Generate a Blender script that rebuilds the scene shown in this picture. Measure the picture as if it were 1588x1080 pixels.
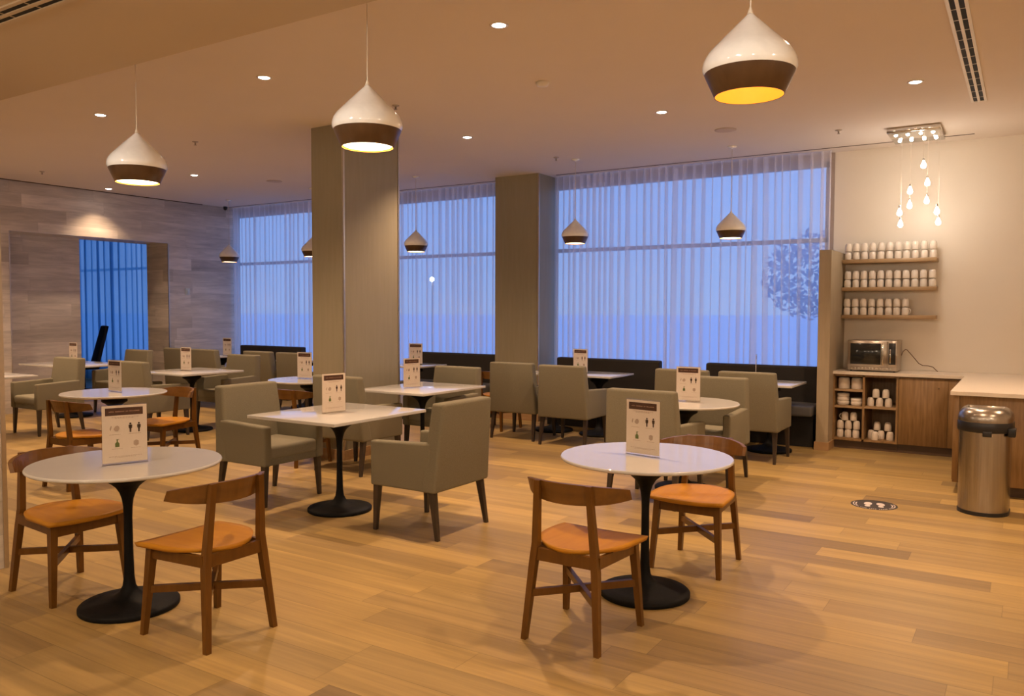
import bpy, bmesh, math, random
from mathutils import Vector, Matrix, Euler
random.seed(7)
PI = math.pi
sc = bpy.context.scene
for o in list(bpy.data.objects): bpy.data.objects.remove(o)

# ------------------------------------------------------------------ camera
F_PX, PIT, ROL, YAW, CAM_H = 1259.4, .0467, .0031, -.5643, 1.5268
fw = Vector((math.sin(YAW)*math.cos(PIT), math.cos(YAW)*math.cos(PIT), -math.sin(PIT)))
r0 = Vector((math.cos(YAW), -math.sin(YAW), 0)); u0 = r0.cross(fw)
rt = r0*math.cos(ROL)+u0*math.sin(ROL); up = u0*math.cos(ROL)-r0*math.sin(ROL)
cd = bpy.data.cameras.new('camera'); cam = bpy.data.objects.new('camera', cd)
sc.collection.objects.link(cam)
M4 = Matrix(((rt.x, up.x, -fw.x, 0), (rt.y, up.y, -fw.y, 0), (rt.z, up.z, -fw.z, CAM_H), (0, 0, 0, 1)))
cam.matrix_world = M4
cd.sensor_width = 36; cd.lens = 36*F_PX/1588; cd.clip_start = .05; cd.clip_end = 300
sc.camera = cam
sc.view_settings.view_transform = 'Standard'; sc.view_settings.look = 'None'
sc.view_settings.gamma = 1; sc.view_settings.use_curve_mapping = False
sc.view_settings.exposure = 0.0

# ------------------------------------------------------------------ sky (blue dusk)
w = bpy.data.worlds.new('dusk'); sc.world = w; w.use_nodes = True
nt = w.node_tree; nt.nodes.clear()
wo = nt.nodes.new('ShaderNodeOutputWorld'); bg = nt.nodes.new('ShaderNodeBackground')
tc = nt.nodes.new('ShaderNodeTexCoord'); sx = nt.nodes.new('ShaderNodeSeparateXYZ'); rp = nt.nodes.new('ShaderNodeValToRGB')
nt.links.new(tc.outputs['Generated'], sx.inputs[0]); nt.links.new(sx.outputs[2], rp.inputs[0])
e = rp.color_ramp.elements
e[0].position = 0; e[0].color = (.225, .345, .64, 1); e[1].position = .28; e[1].color = (.17, .325, .80, 1)
nt.links.new(rp.outputs[0], bg.inputs[0]); bg.inputs[1].default_value = 1.6
nt.links.new(bg.outputs[0], wo.inputs[0])

# ------------------------------------------------------------------ lamp settings
WARM = (1.0, .66, .41)
SPOT_W = 150.0        # each recessed downlight
PEND_W = 9.0         # bulb in each pendant
H = 3.38             # ceiling height
YW = 10.12           # window wall
XS = -12.4           # plank-clad wall
ZB = 2.85            # underside of the dropped ceiling

# ------------------------------------------------------------------ helpers
MATS = {}
def link(o, parent=None):
    sc.collection.objects.link(o)
    if parent is not None: o.parent = parent
    return o
def tag(o, label=None, cat=None, group=None, kind=None):
    if label: o['label'] = label
    if cat: o['category'] = cat
    if group: o['group'] = group
    if kind: o['kind'] = kind
    return o
def thing(name, label, cat, loc=(0, 0, 0), rz=0, group=None):
    o = bpy.data.objects.new(name, None); o.empty_display_size = .1
    o.location = loc; o.rotation_euler = (0, 0, rz); link(o)
    return tag(o, label, cat, group)
class MB:
    """collects shapes; build() links them as one mesh object"""
    def __init__(s): s.bm = bmesh.new(); s.mi = 0
    def _set(s, faces, smooth=False):
        for f in faces:
            f.material_index = s.mi; f.smooth = smooth
    def box(s, x0, x1, y0, y1, z0, z1, bev=0, seg=2, rot=None, smooth=False):
        return s.hexa([(x0, y0, z0), (x1, y0, z0), (x1, y1, z0), (x0, y1, z0), (x0, y0, z1), (x1, y0, z1), (x1, y1, z1), (x0, y1, z1)], bev, seg, rot, smooth)
    def hexa(s, P, bev=0, seg=2, rot=None, smooth=False):
        b = bmesh.new(); V = [b.verts.new(p) for p in P]
        for f in ((3, 2, 1, 0), (4, 5, 6, 7), (0, 1, 5, 4), (1, 2, 6, 5), (2, 3, 7, 6), (3, 0, 4, 7)): b.faces.new([V[i] for i in f])
        if bev: bmesh.ops.bevel(b, geom=list(b.edges)+list(b.verts), offset=bev, segments=seg, profile=.6, affect='EDGES')
        if rot is not None: bmesh.ops.transform(b, matrix=rot, verts=b.verts)
        s._merge(b, smooth or bev > 0); return s
    def _merge(s, b, smooth):
        m = {}
        for v in b.verts: m[v] = s.bm.verts.new(v.co)
        for f in b.faces:
            try:
                n = s.bm.faces.new([m[v] for v in f.verts]); n.material_index = s.mi; n.smooth = smooth
            except ValueError: pass
        b.free()
    def lathe(s, prof, n=40, c=(0, 0), smooth=True, cap0=True, cap1=True, a0=0, a1=2*PI):
        rings = []
        for r, z in prof:
            rings.append([s.bm.verts.new((c[0]+r*math.cos(2*PI*i/n), c[1]+r*math.sin(2*PI*i/n), z)) for i in range(n)])
        for a, b in zip(rings, rings[1:]):
            for i in range(n):
                f = s.bm.faces.new([a[i], a[(i+1) % n], b[(i+1) % n], b[i]]); f.material_index = s.mi; f.smooth = smooth
        if cap0 and prof[0][0] > 1e-6: s._set([s.bm.faces.new(rings[0][::-1])])
        if cap1 and prof[-1][0] > 1e-6: s._set([s.bm.faces.new(rings[-1])])
        return s
    def loft(s, secs, smooth=False, caps=True):
        R = [[s.bm.verts.new(p) for p in q] for q in secs]; n = len(R[0])
        for a, b in zip(R, R[1:]):
            for i in range(n):
                f = s.bm.faces.new([a[i], a[(i+1) % n], b[(i+1) % n], b[i]]); f.material_index = s.mi; f.smooth = smooth
        if caps: s._set([s.bm.faces.new(R[0][::-1]), s.bm.faces.new(R[-1])])
        return s
    def bar(s, p, q, w0, h0, w1=None, h1=None):
        """rectangular bar from p to q"""
        w1 = w0 if w1 is None else w1; h1 = h0 if h1 is None else h1
        p, q = Vector(p), Vector(q); d = (q-p).normalized()
        a = d.cross(Vector((0, 0, 1))) if abs(d.z) < .9 else Vector((1, 0, 0)); a = (a-d*a.dot(d)).normalized(); b = d.cross(a)
        sec = lambda c, w_, h_: [c+a*w_/2+b*h_/2, c-a*w_/2+b*h_/2, c-a*w_/2-b*h_/2, c+a*w_/2-b*h_/2]
        return s.loft([sec(p, w0, h0), sec(q, w1, h1)])
    def tube(s, pts, r, n=8, closed=False):
        P = [Vector(p) for p in pts]; secs = []; N = len(P); prev = None
        for i, c in enumerate(P):
            a = P[(i-1) % N] if (i or closed) else P[0]; b = P[(i+1) % N] if (i < N-1 or closed) else P[-1]
            t = (b-a).normalized()
            u = prev if prev is not None else (Vector((0, 0, 1)) if abs(t.z) < .9 else Vector((1, 0, 0)))
            u = (u-t*u.dot(t)).normalized(); prev = u; v = t.cross(u)
            secs.append([c+(u*math.cos(2*PI*k/n)+v*math.sin(2*PI*k/n))*r for k in range(n)])
        if closed: secs.append(secs[0])
        return s.loft(secs, True, not closed)
    def poly(s, pts, z0, z1):
        return s.loft([[(x, y, z0) for x, y in pts], [(x, y, z1) for x, y in pts]])
    def face(s, pts):
        s._set([s.bm.faces.new([s.bm.verts.new(p) for p in pts])]); return s
    def build(s, name, mats, parent=None, loc=None, sharp=None):
        me = bpy.data.meshes.new(name); s.bm.normal_update()
        bmesh.ops.recalc_face_normals(s.bm, faces=s.bm.faces[:]); s.bm.to_mesh(me); s.bm.free()
        for m in (mats if isinstance(mats, (list, tuple)) else [mats]): me.materials.append(m)
        if sharp: 
            for e_ in me.edges: pass
        o = bpy.data.objects.new(name, me); link(o, parent)
        if loc: o.location = loc
        return o
def struct(name, mb, m): return tag(mb.build(name, m), kind='structure')
def copy_tree(o, loc=None, rz=None, label=None, parent=None, group=None):
    c = o.copy(); sc.collection.objects.link(c)
    if parent is not None: c.parent = parent
    if loc is not None: c.location = loc
    if rz is not None: c.rotation_euler = (0, 0, rz)
    if label: c['label'] = label
    if group: c['group'] = group
    for ch in [x for x in bpy.data.objects if x.parent == o]: copy_tree(ch, parent=c)
    return c

# ------------------------------------------------------------------ materials
def mat(name, col, rough=.5, metal=0, spec=.5, noise=0, nscale=30, coat=0, emis=None, es=0, bump=0, bscale=200, stretch=(1, 1, 1), trans=0, sub=0):
    m = bpy.data.materials.new(name); m.use_nodes = True; t = m.node_tree; b = t.nodes['Principled BSDF']
    b.inputs['Base Color'].default_value = (*col, 1); b.inputs['Roughness'].default_value = rough
    b.inputs['Metallic'].default_value = metal; b.inputs['Specular IOR Level'].default_value = spec
    b.inputs['Coat Weight'].default_value = coat; b.inputs['Transmission Weight'].default_value = trans
    if emis: b.inputs['Emission Color'].default_value = (*emis, 1); b.inputs['Emission Strength'].default_value = es
    tc = t.nodes.new('ShaderNodeTexCoord'); mp = t.nodes.new('ShaderNodeMapping'); mp.inputs['Scale'].default_value = stretch
    t.links.new(tc.outputs['Object'], mp.inputs[0])
    nz = t.nodes.new('ShaderNodeTexNoise'); nz.inputs['Scale'].default_value = nscale; nz.inputs['Detail'].default_value = 4
    t.links.new(mp.outputs[0], nz.inputs['Vector'])
    rp = t.nodes.new('ShaderNodeValToRGB'); k = noise if noise else .03
    rp.color_ramp.elements[0].position = .3; rp.color_ramp.elements[1].position = .7
    rp.color_ramp.elements[0].color = (*[c*(1-k) for c in col], 1); rp.color_ramp.elements[1].color = (*[min(1, c*(1+k)) for c in col], 1)
    t.links.new(nz.outputs[0], rp.inputs[0]); t.links.new(rp.outputs[0], b.inputs['Base Color'])
    if bump:
        n2 = t.nodes.new('ShaderNodeTexNoise'); n2.inputs['Scale'].default_value = bscale
        bp = t.nodes.new('ShaderNodeBump'); bp.inputs['Strength'].default_value = bump; bp.inputs['Distance'].default_value = .002
        t.links.new(tc.outputs['Object'], n2.inputs['Vector']); t.links.new(n2.outputs[0], bp.inputs['Height']); t.links.new(bp.outputs[0], b.inputs['Normal'])
    return m
def planks(name, cols, axes, PW, PL, rough, grain=.25, seam=.55, gscale=(1.3, 34), streak=None, spec=.5, bumpy=.15):
    """board pattern; axes = (index of the coordinate along the boards, across the boards)"""
    m = bpy.data.materials.new(name); m.use_nodes = True; t = m.node_tree; N = t.nodes; L = t.links; b = N['Principled BSDF']
    tc = N.new('ShaderNodeTexCoord'); sx = N.new('ShaderNodeSeparateXYZ'); L.new(tc.outputs['Object'], sx.inputs[0])
    def mth(op, a, bb=None, c=None):
        n = N.new('ShaderNodeMath'); n.operation = op
        for i, v in enumerate((a, bb, c)):
            if v is None: continue
            if isinstance(v, (int, float)): n.inputs[i].default_value = v
            else: L.new(v, n.inputs[i])
        return n.outputs[0]
    al, ac = sx.outputs[axes[0]], sx.outputs[axes[1]]
    v = mth('DIVIDE', ac, PW); row = mth('FLOOR', v)
    w1 = N.new('ShaderNodeTexWhiteNoise'); w1.noise_dimensions = '1D'; L.new(row, w1.inputs['W'])
    u = mth('ADD', mth('DIVIDE', al, PL), mth('MULTIPLY', w1.outputs['Value'], 7.3)); colm = mth('FLOOR', u)
    cb = N.new('ShaderNodeCombineXYZ'); L.new(row, cb.inputs[0]); L.new(colm, cb.inputs[1])
    w2 = N.new('ShaderNodeTexWhiteNoise'); w2.noise_dimensions = '3D'; L.new(cb.outputs[0], w2.inputs['Vector'])
    rp = N.new('ShaderNodeValToRGB'); rp.color_ramp.interpolation = 'LINEAR'
    el = rp.color_ramp.elements; el[0].position = 0; el[0].color = (*cols[0], 1); el[1].position = 1; el[1].color = (*cols[-1], 1)
    for i, c in enumerate(cols[1:-1]):
        q = el.new((i+1)/(len(cols)-1)); q.color = (*c, 1)
    L.new(w2.outputs['Value'], rp.inputs[0])
    gv = N.new('ShaderNodeCombineXYZ'); L.new(mth('MULTIPLY', al, gscale[0]), gv.inputs[0]); L.new(mth('MULTIPLY', ac, gscale[1]), gv.inputs[1]); L.new(mth('MULTIPLY', w2.outputs['Value'], 50), gv.inputs[2])
    nz = N.new('ShaderNodeTexNoise'); nz.inputs['Scale'].default_value = 1; nz.inputs['Detail'].default_value = 5; nz.inputs['Roughness'].default_value = .6; nz.inputs['Distortion'].default_value = .6
    L.new(gv.outputs[0], nz.inputs['Vector'])
    g = mth('ADD', mth('MULTIPLY', mth('SUBTRACT', nz.outputs[0], .5), grain*2), 1)
    # soft knots / broad shading across each board
    nb = N.new('ShaderNodeTexNoise'); nb.inputs['Scale'].default_value = .35; nb.inputs['Detail'].default_value = 2; L.new(gv.outputs[0], nb.inputs['Vector'])
    g = mth('MULTIPLY', g, mth('ADD', mth('MULTIPLY', mth('SUBTRACT', nb.outputs[0], .5), grain*1.6), 1))
    fv = mth('FRACT', v); fu = mth('FRACT', u)
    sv = mth('LESS_THAN', mth('MINIMUM', fv, mth('SUBTRACT', 1, fv)), .002/PW); su = mth('LESS_THAN', mth('MINIMUM', fu, mth('SUBTRACT', 1, fu)), .0015/PL)
    s_ = mth('SUBTRACT', 1, mth('MULTIPLY', mth('MAXIMUM', sv, su), 1-seam))
    mx = N.new('ShaderNodeVectorMath'); mx.operation = 'SCALE'; L.new(rp.outputs[0], mx.inputs[0]); L.new(mth('MULTIPLY', g, s_), mx.inputs['Scale'])
    L.new(mx.outputs[0], b.inputs['Base Color'])
    b.inputs['Specular IOR Level'].default_value = spec
    L.new(mth('ADD', mth('MULTIPLY', nz.outputs[0], .12), rough-.06), b.inputs['Roughness'])
    bp = N.new('ShaderNodeBump'); bp.inputs['Strength'].default_value = bumpy; bp.inputs['Distance'].default_value = .002; L.new(nz.outputs[0], bp.inputs['Height']); L.new(bp.outputs[0], b.inputs['Normal'])
    return m
def woodmat(name, c0, c1, axis=2, rough=.42, k=1.0):
    st = [14, 14, 14]; st[axis] = 1.2
    m = mat(name, c0, rough, nscale=2.2*k, stretch=tuple(st))
    rp = [n for n in m.node_tree.nodes if n.type == 'VALTORGB'][0]
    rp.color_ramp.elements[0].color = (*c0, 1); rp.color_ramp.elements[1].color = (*c1, 1)
    return m
FLOOR = planks('oak_floor', [(.21, .14, .064), (.35, .235, .092), (.39, .265, .098), (.43, .287, .103), (.35, .24, .094), (.285, .19, .078), (.41, .272, .09)], (0, 1), .195, 1.35, .42, .36, .66, spec=.4)
STONE = planks('washed_plank_cladding', [(.46, .41, .35), (.60, .54, .47), (.54, .49, .43), (.66, .60, .53)], (1, 2), .20, 1.25, .55, .42, .8, gscale=(2.2, 16))
STONE_X = planks('washed_plank_cladding_reveal', [(.46, .41, .35), (.60, .54, .47), (.54, .49, .43), (.66, .60, .53)], (0, 2), .20, 1.25, .55, .42, .8, gscale=(2.2, 16))
CEIL = mat('ceiling_paint', (.74, .66, .57), .9, spec=.1, noise=.01, nscale=2)
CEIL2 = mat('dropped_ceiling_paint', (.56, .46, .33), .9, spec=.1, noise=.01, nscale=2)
WALLB = mat('cream_wall_panel', (.78, .71, .60), .38, noise=.015, nscale=1.5, spec=.35)
PAINT = mat('plain_wall_paint', (.55, .50, .43), .85, spec=.15)
HEAD = mat('window_header_paint', (.42, .34, .28), .8, spec=.15)
COLM = woodmat('taupe_column_laminate', (.275, .245, .165), (.30, .265, .185), 2, .5)
METAL_TRIM = mat('satin_aluminium_trim', (.62, .56, .48), .35, 1)
WOODBASE = woodmat('oak_baseboard', (.40, .24, .11), (.48, .30, .15), 0, .45)
LAM = woodmat('walnut_laminate', (.21, .120, .046), (.32, .19, .078), 2, .42, 1.6)
LAMPALE = woodmat('pale_laminate', (.36, .29, .19), (.41, .33, .22), 2, .5)
LAMDARK = woodmat('plinth_laminate', (.085, .05, .028), (.11, .065, .035), 0, .5)
SHELFW = woodmat('shelf_oak', (.36, .235, .12), (.45, .30, .16), 0, .45)
CNTR = mat('cream_quartz_worktop', (.78, .70, .60), .22, noise=.03, nscale=90, spec=.5)
CHW = woodmat('honey_chair_wood', (.11, .044, .006), (.15, .064, .010), 2, .33)
CHS = woodmat('honey_seat_wood', (.44, .185, .012), (.52, .235, .018), 1, .45, .8)
CHS.node_tree.nodes['Principled BSDF'].inputs['Specular IOR Level'].default_value = .22
CHW.node_tree.nodes['Principled BSDF'].inputs['Specular IOR Level'].default_value = .3
CHW2 = woodmat('amber_backrest_wood', (.125, .052, .008), (.175, .076, .012), 0, .32)
FAB = mat('greige_upholstery', (.20, .18, .125), .85, noise=.16, nscale=260, spec=.2, bump=.25, bscale=450)
FABS = mat('greige_seat_upholstery', (.24, .218, .155), .8, noise=.14, nscale=260, spec=.2, bump=.25, bscale=450)
LEGD = woodmat('dark_stained_wood', (.030, .020, .013), (.050, .033, .022), 2, .4)
TOPW = mat('white_tabletop_laminate', (.56, .55, .53), .09, noise=.012, nscale=8, spec=.6)
EDGE = mat('tabletop_edge', (.72, .62, .50), .4)
IRON = mat('black_cast_iron', (.006, .006, .0065), .6, noise=.2, nscale=60, spec=.15, bump=.4, bscale=160)
BANQ = mat('charcoal_banquette_fabric', (.028, .024, .021), .75, noise=.15, nscale=120, spec=.3, bump=.2)
BANQS = mat('slate_seat_vinyl', (.10, .10, .105), .45, spec=.4)
BANQB = mat('banquette_plinth', (.008, .007, .007), .6)
GLOSSW = mat('white_lacquer_shade', (.92, .91, .88), .13, spec=.6, coat=.5)
BAND = woodmat('walnut_shade_band', (.075, .036, .014), (.10, .050, .020), 2, .34)
GOLD = mat('golden_shade_lining', (.80, .42, .07), .5, spec=.3)
GOLDLIT = mat('golden_lining_painted_glow', (.85, .50, .12), .5, emis=(1, .40, .035), es=.62)  # emission paints the bulb's light onto the lining
CORDM = mat('ivory_cord', (.75, .66, .54), .5)
BULB = mat('frosted_bulb_glow', (1, .9, .75), .4, emis=(1, .80, .50), es=7.5)
BULBC = mat('cluster_bulb_glow', (1, .95, .9), .3, emis=(1, .86, .70), es=26)
LENS = mat('downlight_lens_glow', (1, 1, 1), .3, emis=(1, .93, .84), es=22)
RINGM = mat('white_trim_ring', (.75, .70, .62), .4)
CHROME = mat('polished_chrome', (.70, .68, .65), .12, 1)
STEEL = mat('brushed_stainless', (.42, .38, .33), .27, 1, noise=.10, nscale=6, stretch=(14, 14, .4))
STEELM = mat('microwave_steel', (.50, .45, .39), .34, 1, noise=.06, nscale=8, stretch=(1, 1, 20))
BLACKP = mat('black_plastic', (.014, .014, .016), .35, spec=.5)
DGLASS = mat('dark_microwave_glass', (.020, .021, .020), .12, spec=.5)
MUGM = mat('white_glazed_china', (.80, .72, .62), .15, spec=.55)
PAPER = mat('white_card', (.90, .86, .80), .6, spec=.2)
def thin_paper(m, k):
    t = m.node_tree; b = t.nodes['Principled BSDF']; o = [n for n in t.nodes if n.type == 'OUTPUT_MATERIAL'][0]
    tl = t.nodes.new('ShaderNodeBsdfTranslucent'); tl.inputs[0].default_value = b.inputs['Base Color'].default_value
    mx = t.nodes.new('ShaderNodeMixShader'); mx.inputs[0].default_value = k; t.links.new(b.outputs[0], mx.inputs[1]); t.links.new(tl.outputs[0], mx.inputs[2]); t.links.new(mx.outputs[0], o.inputs['Surface'])
thin_paper(PAPER, .3)
INKD = mat('dark_brown_print', (.085, .040, .028), .6, spec=.2)
INKF = mat('dark_figure_print', (.05, .03, .02), .6, spec=.2)
INKG = mat('green_print', (.13, .19, .06), .6, spec=.2)
INKL = mat('pale_grey_print', (.52, .43, .36), .6, spec=.2)
INKT = mat('pale_header_lettering', (.36, .24, .17), .6, spec=.2)
STKD = mat('charcoal_vinyl_sticker', (.045, .037, .033), .5)
STKW = mat('white_vinyl_print', (.62, .56, .53), .5)
SLOTD = mat('dark_slot', (.006, .006, .006), .8)
GREYP = mat('grey_plastic', (.42, .36, .30), .5)
SWITCH = mat('pale_switch_plate', (.58, .62, .58), .4)
BLUEC = mat('navy_chair_fabric', (.014, .022, .040), .7)
def acrylic():
    m = bpy.data.materials.new('clear_acrylic'); m.use_nodes = True; t = m.node_tree; N = t.nodes; N.clear()
    o = N.new('ShaderNodeOutputMaterial'); tr = N.new('ShaderNodeBsdfTransparent'); gl = N.new('ShaderNodeBsdfGlossy'); fr = N.new('ShaderNodeFresnel'); mx = N.new('ShaderNodeMixShader')
    tr.inputs[0].default_value = (.97, .95, .93, 1); gl.inputs['Roughness'].default_value = .05; fr.inputs[0].default_value = 1.4
    ge = N.new('ShaderNodeNewGeometry'); k = N.new('ShaderNodeMath'); k.operation = 'MULTIPLY_ADD'; k.inputs[1].default_value = -1; k.inputs[2].default_value = 1; t.links.new(ge.outputs['Backfacing'], k.inputs[0])
    k2 = N.new('ShaderNodeMath'); k2.operation = 'MULTIPLY'; t.links.new(k.outputs[0], k2.inputs[0]); t.links.new(fr.outputs[0], k2.inputs[1])
    t.links.new(k2.outputs[0], mx.inputs[0]); t.links.new(tr.outputs[0], mx.inputs[1]); t.links.new(gl.outputs[0], mx.inputs[2]); t.links.new(mx.outputs[0], o.inputs[0]); return m
ACR = acrylic()
def glassm():
    m = acrylic(); m.name = 'window_glass'; [n for n in m.node_tree.nodes if n.type == 'BSDF_GLOSSY'][0].inputs['Roughness'].default_value = .3; [n for n in m.node_tree.nodes if n.type == 'BSDF_TRANSPARENT'][0].inputs[0].default_value = (.93, .96, .98, 1); return m
GLASS = glassm()
def sheer(name, dens, col=(.86, .82, .88)):
    """thin voile: open weave lets light straight through, threads scatter it; denser where the cloth runs edge-on"""
    m = bpy.data.materials.new(name); m.use_nodes = True; t = m.node_tree; N = t.nodes; N.clear(); L = t.links
    o = N.new('ShaderNodeOutputMaterial'); tr = N.new('ShaderNodeBsdfTransparent'); df = N.new('ShaderNodeBsdfDiffuse'); tl = N.new('ShaderNodeBsdfTranslucent')
    df.inputs[0].default_value = (*col, 1); tl.inputs[0].default_value = (*col, 1)
    m1 = N.new('ShaderNodeMixShader'); m1.inputs[0].default_value = .5; L.new(df.outputs[0], m1.inputs[1]); L.new(tl.outputs[0], m1.inputs[2])
    lw = N.new('ShaderNodeLayerWeight'); lw.inputs[0].default_value = .5
    tc = N.new('ShaderNodeTexCoord'); mp = N.new('ShaderNodeMapping'); mp.inputs['Scale'].default_value = (2.2, 1, .12); nz = N.new('ShaderNodeTexNoise'); nz.inputs['Scale'].default_value = 1.6; nz.inputs['Detail'].default_value = 3
    L.new(tc.outputs['Object'], mp.inputs[0]); L.new(mp.outputs[0], nz.inputs['Vector'])
    a = N.new('ShaderNodeMath'); a.operation = 'MULTIPLY_ADD'; pw = N.new('ShaderNodeMath'); pw.operation = 'POWER'; L.new(lw.outputs['Facing'], pw.inputs[0]); pw.inputs[1].default_value = 2; L.new(pw.outputs[0], a.inputs[0]); a.inputs[1].default_value = 1.0; a.inputs[2].default_value = dens-.38
    b = N.new('ShaderNodeMath'); b.operation = 'MULTIPLY_ADD'; b.use_clamp = True; L.new(nz.outputs[0], b.inputs[0]); b.inputs[1].default_value = .30; L.new(a.outputs[0], b.inputs[2])
    mx = N.new('ShaderNodeMixShader'); L.new(b.outputs[0], mx.inputs[0]); L.new(tr.outputs[0], mx.inputs[1]); L.new(m1.outputs[0], mx.inputs[2]); L.new(mx.outputs[0], o.inputs[0]); return m
SHEER = sheer('voile_curtain', .62, (.95, .93, .95))
SHEER2 = sheer('blue_room_voile', .90, (.33, .64, .84))

# ------------------------------------------------------------------ room shell
struct('floor', MB().box(-20, 3.2, -3.2, 10.4, -.1, 0), FLOOR)
struct('ceiling', MB().box(-20, 3.2, 2.68, 10.4, H, H+.12).box(-20.2, -13, -3.2, 2.68, H, H+.12), CEIL)
struct('ceiling_dropped', MB().box(-13, 3.2, -3.2, 2.68, ZB, ZB+.65), CEIL2)
WIN = [(-19.2, -13.3), (-13.15, -9.7), (-8.85, -6.36), (-5.95, -2.00)]
ww = MB(); ZS, ZT = .28, 3.29
ww.box(-20, 3.2, YW, YW+.25, ZT, H); ww.box(-20, -1.94, YW, YW+.25, 0, ZS)
xs = [-20]+[v for p in WIN for v in p]+[-1.94]
for a, b in zip(xs[::2], xs[1::2]): ww.box(a, b, YW, YW+.25, ZS, ZT)
struct('wall_window', ww, HEAD)
struct('wall_back', MB().box(-1.94, 3.2, YW-.004, YW+.25, 0, ZT), WALLB)
struct('wall_back_upper', MB().box(-1.94, 3.2, YW-.006, YW-.002, ZT-.001, H), WALLB)
struct('wall_right', MB().box(3.0, 3.2, -3.2, YW, 0, H), WALLB)
struct('wall_front', MB().box(-20, 3.2, -3.2, -3.0, 0, H), PAINT)
ws = MB()   # plank-clad wall with a deep recess
ws.box(XS-.6, XS, 8.62, YW, 0, H); ws.box(XS-.6, XS, 6.05, 8.62, 2.65, H); ws.box(XS-.6, XS, -3.0, 6.05, 0, H)
ws.box(XS-.66, XS-.5, 6.05, 7.36, 0, 2.65)
struct('wall_left', ws, STONE)
struct('wall_left_reveal', MB().box(XS-.6, XS-.012, 8.612, 8.62, 0, 2.65), STONE_X)
tr = MB(); tr.box(XS-.012, XS+.004, 8.612, 8.626, 0, 2.65); tr.box(XS-.012, XS+.004, 6.044, 6.058, 0, 2.65); tr.box(XS-.012, XS+.002, 6.05, 8.62, 2.646, 2.654)
struct('trim_1', tr, METAL_TRIM)
struct('wall_far_room', MB().box(-20.2, -20, -3, YW, 0, H), PAINT)
# partition end at the far left of the view
struct('wall_entrance', MB().box(-5.28, -5.04, -3.0, 2.385, 0, ZB), STONE)
struct('trim_2', MB().box(-5.285, -5.032, 2.385, 2.41, 0, ZB), METAL_TRIM)
# free-standing column and the pier between the windows
def column(n, x0, x1, y0, y1, trims):
    c = MB().box(x0, x1, y0, y1, .10, H); o = struct('wall_column_%d' % n, c, COLM)
    b = MB().box(x0-.012, x1+.012, y0-.012, y1+.012, 0, .10); struct('baseboard_column_%d' % n, b, WOODBASE)
    t = MB()
    for (x, y) in trims: t.box(x-.010, x+.010, y-.010, y+.010, .10, H)
    struct('trim_%d' % (n+2), t, METAL_TRIM)
column(1, -6.24, -5.797, 6.0, 6.84, [(-5.797, 6.0), (-5.797, 6.84)])
column(2, -6.335, -5.628, 9.56, YW, [(-5.628, 9.56)])
# thin dark groove that carries the curtain track, and the raised pocket behind it
g = MB(); g.box(-8.9, -6.4, 9.80, 9.822, H-.004, H+.001); g.box(-5.5, -.51, 9.80, 9.822, H-.004, H+.001); g.box(-12.4, -9.0, 9.80, 9.822, H-.004, H+.001)
struct('trim_5', g, LAMDARK)
g = MB(); g.box(XS+.001, XS+.02, 1.2, 9.3, H-.012, H); struct('trim_6', g, LAMDARK)
# half-height partition beside the cabinets
hw = MB().box(-1.925, -1.80, 9.30, YW-.01, .09, 2.19); struct('wall_half', hw, LAMPALE)
struct('baseboard_half', MB().box(-1.94, -1.788, 9.285, YW-.01, 0, .09), WOODBASE)
# windows: frame bars and glass
def window(n, x0, x1, mull):
    f = MB(); y0, y1 = YW+.06, YW+.12
    f.box(x0, x1, y0, y1, ZS, ZS+.06); f.box(x0, x1, y0, y1, ZT-.06, ZT); f.box(x0, x0+.05, y0, y1, ZS, ZT); f.box(x1-.05, x1, y0, y1, ZS, ZT)
    f.box(x0, x1, y0, y1, 2.345, 2.395)
    for m_ in mull: f.box(m_-.03, m_+.03, y0, y1, ZS, ZT)
    o = struct('window_%d' % n, f, mat('window_frame_%d' % n, (.42, .42, .46), .5))
    p = MB().box(x0+.01, x1-.01, YW+.085, YW+.093, ZS+.01, ZT-.01).build('glass_pane', GLASS, o)
window(1, *WIN[0], []); window(2, *WIN[1], []); window(3, *WIN[2], []); window(4, *WIN[3], [])
# world outside: paving, a low building, trees
struct('ground', MB().box(-300, 200, 10.4, 400, -.35, -.15), mat('dusk_paving', (.82, .84, .92), .8, noise=.05, nscale=1))

# ------------------------------------------------------------------ lamps of the room
dl = thing('recessed_downlight', '', 'downlight', (0, 0, 0), 0, 'recessed ceiling downlights')
MB().lathe([(.062, 0), (.062, -.004), (.046, -.006), (.044, -.001)], 24, cap0=False, cap1=False).build('trim_ring', RINGM, dl)
MB().lathe([(.0, -.010), (.030, -.009), (.043, -.003)], 24, cap0=False, cap1=False).build('lamp_lens', LENS, dl)
sp = bpy.data.lights.new('downlight_beam', 'SPOT'); sp.energy = SPOT_W; sp.color = WARM; sp.spot_size = math.radians(136); sp.spot_blend = .9; sp.shadow_soft_size = .035
so = bpy.data.objects.new('downlight_beam', sp); link(so, dl); so.location = (0, 0, -.03)
sp2 = sp.copy(); sp2.energy = SPOT_W*.64; sp2.spot_size = math.radians(104)
sp3 = sp.copy(); sp3.energy = SPOT_W*.34
sp4 = sp.copy(); sp4.energy = SPOT_W*1.6; sp4.spot_size = math.radians(118)
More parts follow.
